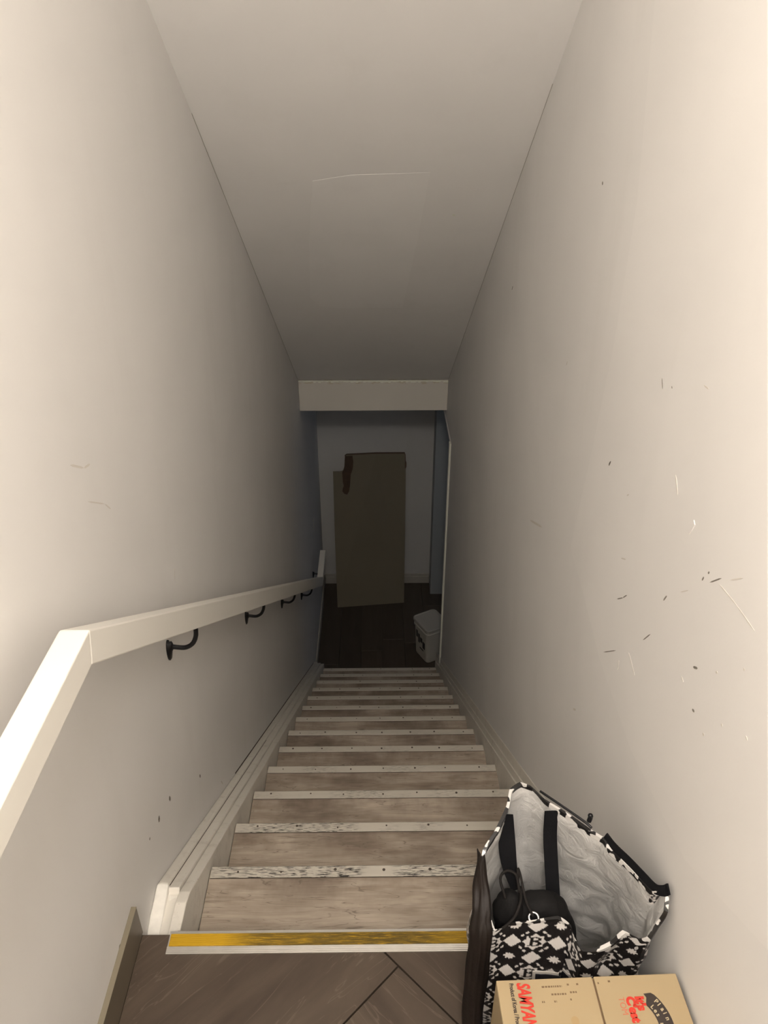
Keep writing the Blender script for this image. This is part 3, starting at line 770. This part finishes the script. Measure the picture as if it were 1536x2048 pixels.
# silver lining
k = NT('silver_lining', 0.36, 0.5, 0.25)
v = k.co()
k.col(k.mix(k.noise(v, 9, 4), (0.50, 0.49, 0.47), (0.66, 0.65, 0.63)))
k.bump(k.noise(v, 22, 5, 0.6, 1.2), 0.9, 0.006)
NV2 = 50; st2 = 6; idx = list(range(0, NU, st2)); n2 = len(idx)
vs = []; fs = []
for j in range(NV2+1):
    for i in idx:
        vv = 0.05+0.955*j/NV2; p = bag_point(i, min(vv, 1.0), 0.0065 if vv < 0.97 else 0.0035)
        q = p+Vector((mnoise.noise(p*34+Vector((3, 1, 9)))*0.004, mnoise.noise(p*31)*0.004, 0))
        if vv > 0.97: q = p
        q.x = min(q.x, p.x)
        vs.append(q)
for j in range(NV2):
    for i in range(n2): fs.append((j*n2+i, j*n2+(i+1) % n2, (j+1)*n2+(i+1) % n2, (j+1)*n2+i))
fs.append(tuple(range(n2))[::-1])
lining = mesh_obj('lining', vs, fs, k.m, tb, smooth=True); lining['label'] = 'crumpled silver lining'
# rim binding: printed cloth folded over the edge
bm = bmesh.new()
ringA = []
for i in range(0, NU, 3):
    p = bag_point(i, 1.0); o_ = Vector((p.x-cen.x, p.y-cen.y, 0)).normalized()
    ringA.append([bm.verts.new(p+o_*0.0012+Vector((0, 0, -0.006))), bm.verts.new(p+o_*0.0012+Vector((0, 0, 0.0015))), bm.verts.new(p-o_*0.0048+Vector((0, 0, 0.0015))), bm.verts.new(p-o_*0.0048+Vector((0, 0, -0.008)))])
nr = len(ringA)
for i in range(nr):
    A, B = ringA[i], ringA[(i+1) % nr]
    for m in range(3): bm.faces.new([A[m], B[m], B[m+1], A[m+1]])
k = NT('rim_binding', 0.3, 0.5)
nz = k.ramp(k.noise(k.co((1, 1, 1)), 75, 1, 0.3), [(0.53, 0.0), (0.55, 1.0)])
k.col(k.mix(nz, (0.014, 0.013, 0.013), (0.62, 0.60, 0.57)))
bm_obj('rim_binding', bm, k.m, tb)
M_WEB = plain('black_webbing', (0.007, 0.007, 0.008), 0.9, bump=0.3, scale=60, spec=0.1)
M_BROWN = plain('dark_brown_film', (0.013, 0.009, 0.007), 0.55, var=0.5, scale=14, bump=0.4, spec=0.25)
M_CANVAS = plain('black_canvas', (0.006, 0.0055, 0.0055), 0.8, bump=0.2, scale=30, spec=0.2)
# the far handle hangs into the bag as two straps
bm = bmesh.new(); P = spline([(0.9905, -0.046, 0.404), (0.987, -0.062, 0.37), (0.989, -0.088, 0.335), (1.001, -0.112, 0.29)], 6)
ribbon(bm, P, [0.014+0.016*math.sin(math.pi*m/(len(P)-1)) for m in range(len(P))], (1, 0.1, 0), 0.002)
bm_obj('handle_strap', bm, M_WEB, tb)
bm = bmesh.new(); P = spline([(1.062, -0.050, 0.417), (1.061, -0.066, 0.375), (1.063, -0.092, 0.33), (1.066, -0.122, 0.28)], 6)
ribbon(bm, P, 0.024, (1, 0.1, 0), 0.002)
bm_obj('handle_strap', bm, M_WEB, tb)
# the near handle: webbing lying along the right rim
bm = bmesh.new(); P = spline([(1.139, -0.106, 0.424), (1.149, -0.125, 0.421), (1.165, -0.150, 0.421), (1.180, -0.176, 0.421), (1.193, -0.198, 0.421), (1.203, -0.207, 0.428), (1.207, -0.212, 0.440)], 5)
ribbon(bm, P, 0.016, (0.25, 0.1, 1), 0.003)
bm_obj('handle_strap', bm, M_WEB, tb)
# thin dark cord and tab behind the rim
bm = bmesh.new(); tube(bm, spline([(1.050, -0.009, 0.418), (1.080, -0.044, 0.423), (1.112, -0.078, 0.424), (1.122, -0.088, 0.421)], 5), 0.0022, 8)
tube(bm, spline([(1.118, -0.080, 0.428), (1.120, -0.079, 0.440), (1.116, -0.083, 0.446)], 4), [0.004]*8+[0.0015], 8)
bm_obj('cord', bm, M_IRON, tb, smooth=True)
# dark brown film hanging over the left side
bm = bmesh.new(); rows = []
line = spline([(0.935, -0.113, 0.388), (0.934, -0.145, 0.352), (0.932, -0.182, 0.322), (0.930, -0.203, 0.28), (0.927, -0.212, 0.17), (0.930, -0.222, 0.03)], 10)
for r_, p in enumerate(line):
    t = r_/(len(line)-1); row = []
    hw = 0.006+0.012*min(1, t*2.2)
    for c_ in range(13):
        s = c_/12*2-1
        q = p+Vector((s*hw+mnoise.noise(Vector((s*3, t*6, 1)))*0.004, -0.006*(1-s*s)+mnoise.noise(Vector((s*4, t*5, 5)))*0.003+0.012*max(0, -s), mnoise.noise(Vector((s*2, t*5, 7)))*0.003))
        row.append(bm.verts.new(q))
    rows.append(row)
for A, B in zip(rows, rows[1:]):
    for m in range(12): bm.faces.new([A[m], A[m+1], B[m+1], B[m]])
o = bm_obj('side_flap', bm, M_BROWN, tb, smooth=True)
md = o.modifiers.new('solid', 'SOLIDIFY'); md.thickness = 0.0018
o['label'] = 'glossy dark brown flap on the left side'
# black printed label low on the front, just above the carton
def front_pt(x, z):
    """point of the front panel at a given x and height"""
    best = None
    for i in range(25*NSUB, 30*NSUB, 4):
        q = bag_point(i, z/rimS[i % NU].z)
        if best is None or abs(q.x-x) < abs(best.x-x): best = q
    return best
def label_sheet(name, xa, xb, za, zb, off, mat):
    bm = bmesh.new(); prev = None
    for m in range(13):
        t = m/12; x = lerp(xa, xb, t); lo = front_pt(x, za+0.004*t); hi = front_pt(x, zb+0.004*t)
        A = [bm.verts.new((x, lo.y-off, lo.z)), bm.verts.new((x, hi.y-off, hi.z)), bm.verts.new((x, hi.y-off+0.0015, hi.z)), bm.verts.new((x, lo.y-off+0.0015, lo.z))]
        if prev:
            for q in range(4): bm.faces.new([prev[q], A[q], A[(q+1) % 4], prev[(q+1) % 4]])
        else: bm.faces.new(A)
        prev = A
    bm.faces.new(prev[::-1])
    return bm_obj(name, bm, mat, tb)
label_sheet('label_border', 1.022, 1.086, 0.176, 0.208, 0.0035, plain('pale_cloth', (0.60, 0.575, 0.54), 0.5))
label_sheet('label_patch', 1.027, 1.081, 0.180, 0.203, 0.0050, plain('navy_patch', (0.010, 0.011, 0.017), 0.6))['label'] = 'black rectangular patch on the bag front'

# ---- black canvas bag inside the tote
cb = empty('canvas_bag', (1.02, -0.145, 0.02))
tag(cb, 'black canvas drawstring bag with a metal eyelet stuffed inside the open tote bag', 'bag')
bm = bmesh.new(); bmesh.ops.create_icosphere(bm, subdivisions=5, radius=1.0)
for v in bm.verts:
    d = v.co.copy(); p = Vector([math.copysign(abs(c)**0.75, c) for c in d])
    x = 1.034+p.x*0.064+max(0, p.x)*0.018*(1-p.z); y = -0.138+p.y*0.040; z = 0.172+p.z*0.138
    q = Vector((x, y, z)); nn = mnoise.noise(q*26)*0.006+mnoise.noise(q*60)*0.0025
    v.co = q+d.normalized()*nn
bm_obj('pouch', bm, M_CANVAS, cb, smooth=True)
bm = bmesh.new(); bmesh.ops.create_icosphere(bm, subdivisions=4, radius=1.0)
for v in bm.verts:
    d = v.co.copy(); q = Vector((0.985+d.x*0.026, -0.142+d.y*0.026, 0.275+d.z*0.05)); v.co = q+d*mnoise.noise(q*40)*0.005
bm_obj('gathered_neck', bm, M_CANVAS, cb, smooth=True)
bm = bmesh.new()
for P in ([(0.975, -0.150, 0.325), (0.968, -0.128, 0.345), (0.980, -0.118, 0.352), (0.996, -0.122, 0.345), (1.000, -0.140, 0.325)],
          [(1.000, -0.138, 0.322), (1.000, -0.112, 0.345), (1.004, -0.116, 0.338), (1.010, -0.150, 0.318), (1.020, -0.17, 0.305)],
          [(1.004, -0.13, 0.325), (0.998, -0.16, 0.33), (0.985, -0.18, 0.318), (0.965, -0.192, 0.308)]):
    tube(bm, spline(P, 6), 0.0024, 8)
bm_obj('drawstring', bm, plain('dark_cord', (0.012, 0.010, 0.009), 0.8, spec=0.2), cb, smooth=True)
bm = bmesh.new()
ec = Vector((1.021, -0.170, 0.302)); en = Vector((-0.1, -0.45, 0.88)).normalized(); e1 = en.cross(Vector((1, 0, 0))).normalized(); e2 = en.cross(e1)
ring = []
for m in range(24):
    a_ = 2*math.pi*m/24; dirv = e1*math.cos(a_)+e2*math.sin(a_)
    ring.append([bm.verts.new(ec+dirv*(0.0078+0.0018*math.cos(b_))+en*0.0016*math.sin(b_)) for b_ in [2*math.pi*q/8 for q in range(8)]])
for m in range(24):
    for q in range(8): bm.faces.new([ring[m][q], ring[(m+1) % 24][q], ring[(m+1) % 24][(q+1) % 8], ring[m][(q+1) % 8]])
bm_obj('eyelet', bm, M_ALU, cb, smooth=True)

# ================================================================== CARTON
def card_mat():
    k = NT('corrugated_card', 0.65, 0.3); v = k.co()
    c = k.mix(k.noise(v, 7, 4), (0.345, 0.262, 0.150), (0.395, 0.305, 0.178))  # tan lowered to include the standing person's shadow over the box
    fib = k.noise(k.co((1, 25, 25)), 12, 4)
    c = k.mix(k.math('MULTIPLY', k.ramp(fib, [(0.5, 0), (0.7, 1)]), 0.15), c, (0.40, 0.28, 0.14))
    k.col(c); return k.m
M_CARD = card_mat(); M_TAPE = plain('carton_seam', (0.16, 0.10, 0.05), 0.6); M_RED = plain('red_ink', (0.55, 0.035, 0.018), 0.6, var=0.1); M_BLK = plain('carton_black_ink', (0.035, 0.025, 0.02), 0.6); M_STAIN = plain('card_stain', (0.36, 0.25, 0.12), 0.6); M_PINK = plain('pale_red_ink', (0.52, 0.15, 0.08), 0.6)
cx0, cy0 = 0.9375, -0.2965      # back left corner
cang = math.radians(1.6); BW_, BD_, BH_ = 0.2715, 0.37, 0.35
ct = empty('noodle_carton', (cx0, cy0, 0)); ct.rotation_euler = (0, 0, cang)
tag(ct, 'open-topped view of a tan cardboard noodle carton with red lettering in front of the tote bag', 'carton')
ct['label'] = 'tan cardboard noodle carton with red lettering in front of the tote bag'
def cobj(name, bm, mat, parent=None, smooth=False):
    bmesh.ops.recalc_face_normals(bm, faces=bm.faces[:])
    me_ = bpy.data.meshes.new(name); bm.to_mesh(me_); bm.free(); me_.materials.append(mat)
    return link(bpy.data.objects.new(name, me_), parent or ct)
bm = bmesh.new()
th_ = 0.004
for a_ in ((0, BW_, -th_, 0, 0, BH_-0.004), (0, BW_, -BD_, -BD_+th_, 0, BH_-0.004), (0, th_, -BD_, 0, 0, BH_-0.004), (BW_-th_, BW_, -BD_, 0, 0, BH_-0.004), (0, BW_, -BD_, 0, 0, th_)): box(bm, *a_, bev=0.001)
cobj('carton_body', bm, M_CARD)
seam = BW_*0.535
bm = bmesh.new(); box(bm, 0, seam-0.0012, -BD_, 0, BH_-0.004, BH_, bev=0.0012, seg=2); f1 = cobj('flap', bm, M_CARD)
bm = bmesh.new(); box(bm, seam+0.0012, BW_, -BD_, 0, BH_-0.004, BH_+0.0006, bev=0.0012, seg=2); f2 = cobj('flap', bm, M_CARD)
bm = bmesh.new(); box(bm, seam-0.004, seam+0.004, -BD_+0.002, -0.002, BH_-0.006, BH_-0.003); cobj('seam', bm, M_TAPE)
def lettering(txt, x, y, size, mat, parent, name='lettering', rot=-90, shear=0.0, sx_=1.0, bold=0.0, z=BH_+0.0010):
    cu = bpy.data.curves.new(name, 'FONT'); cu.body = txt; cu.size = size; cu.shear = shear; cu.offset = bold; cu.extrude = 0.0001
    to = bpy.data.objects.new(name, cu); C.objects.link(to)
    dg = bpy.context.evaluated_depsgraph_get(); me_ = bpy.data.meshes.new_from_object(to.evaluated_get(dg))
    C.objects.unlink(to); bpy.data.objects.remove(to)
    M_ = Matrix.Translation((x, y, z)) @ Matrix.Rotation(math.radians(rot), 4, 'Z') @ Matrix.Diagonal((sx_, 1, 1, 1))
    me_.transform(M_); me_.materials.clear(); me_.materials.append(mat)
    o_ = bpy.data.objects.new(name, me_); link(o_, parent)
    return o_
lettering('SAMYANG', 0.0300, -0.005, 0.026, M_RED, ct, bold=0.0009, sx_=0.60, shear=0.25)
lettering('Product of Korea / Produit de', 0.0185, -0.0055, 0.0088, M_BLK, ct, sx_=0.66, bold=0.0002)
lettering('It\'s', 0.1995, -0.031, 0.0165, M_RED, ct, bold=0.0012, sx_=1.0)
lettering('C\'est', 0.1860, -0.031, 0.0165, M_RED, ct, bold=0.0012, sx_=1.0)
lettering('TOM', 0.1745, -0.031, 0.0125, M_PINK, ct, bold=0.0, sx_=0.9)
# black ribbon with white lettering, bent
bm = bmesh.new(); prev = None; cxr, cyr, R0, R1 = 0.180, -0.070, 0.0415, 0.0630
N_ = 18
for m in range(N_+1):
    a_ = math.radians(40-100*m/N_); A = bm.verts.new((cxr+R0*math.cos(a_), cyr+R0*math.sin(a_), BH_+0.0010)); B = bm.verts.new((cxr+R1*math.cos(a_), cyr+R1*math.sin(a_), BH_+0.0010))
    if prev: bm.faces.new([prev[0], A, B, prev[1]])
    prev = (A, B)
q = [(0.2118, -0.0433), (0.2283, -0.0295), (0.2240, -0.0265), (0.2130, -0.0275), (0.2155, -0.0330)]
bm.faces.new([bm.verts.new((a2, b2, BH_+0.0009)) for a2, b2 in q])
rbn = cobj('printed_ribbon', bm, M_BLK)
M_CREAM = plain('cream_ink', (0.50, 0.42, 0.26), 0.6)
def arc_text(txt, rad, a_start, step, size):
    for m, ch in enumerate(txt):
        if ch == ' ': continue
        a_ = math.radians(a_start-step*m)
        lettering(ch, cxr+rad*math.cos(a_), cyr+rad*math.sin(a_), size, M_CREAM, ct, 'letter', rot=math.degrees(a_)-90, z=BH_+0.0014, bold=0.0002)
arc_text('Plain Noodles', 0.0545, 35, 6.4, 0.0088)
arc_text('Les nouilles', 0.0440, 33, 7.6, 0.0085)
# stencil print near the back edge and a round stain
def smallprint(x, y, w): 
    bm = bmesh.new(); xx = x
    while xx < x+w:
        l = random.uniform(0.003, 0.007); box(bm, xx, xx+l, y-0.0009, y+0.0009, BH_, BH_+0.0003); xx += l+0.0015
    return bm
bm = bmesh.new(); xx = 0.0
for (x, y, w) in ((0.066, -0.012, 0.030), (0.104, -0.010, 0.004), (0.118, -0.010, 0.004), (0.078, -0.023, 0.022), (0.106, -0.021, 0.010), (0.062, -0.033, 0.004), (0.080, -0.033, 0.004), (0.104, -0.031, 0.003), (0.166, -0.008, 0.004), (0.150, -0.010, 0.002)):
    xe = x+w
    while x < xe:
        l = random.uniform(0.0015, 0.004); box(bm, x, min(x+l, xe), y-0.0012, y+0.0012, BH_+0.0001, BH_+0.0004 if x < seam else BH_+0.0010); x += l+0.0012
tag(cobj('small_print', bm, M_TAPE), kind='stuff')
bm = bmesh.new(); bm.faces.new([bm.verts.new((0.104+0.0058*math.cos(a_), -0.060+0.0062*math.sin(a_), BH_+0.0003)) for a_ in [m*math.pi/9 for m in range(18)]])
cobj('round_stain', bm, M_STAIN)
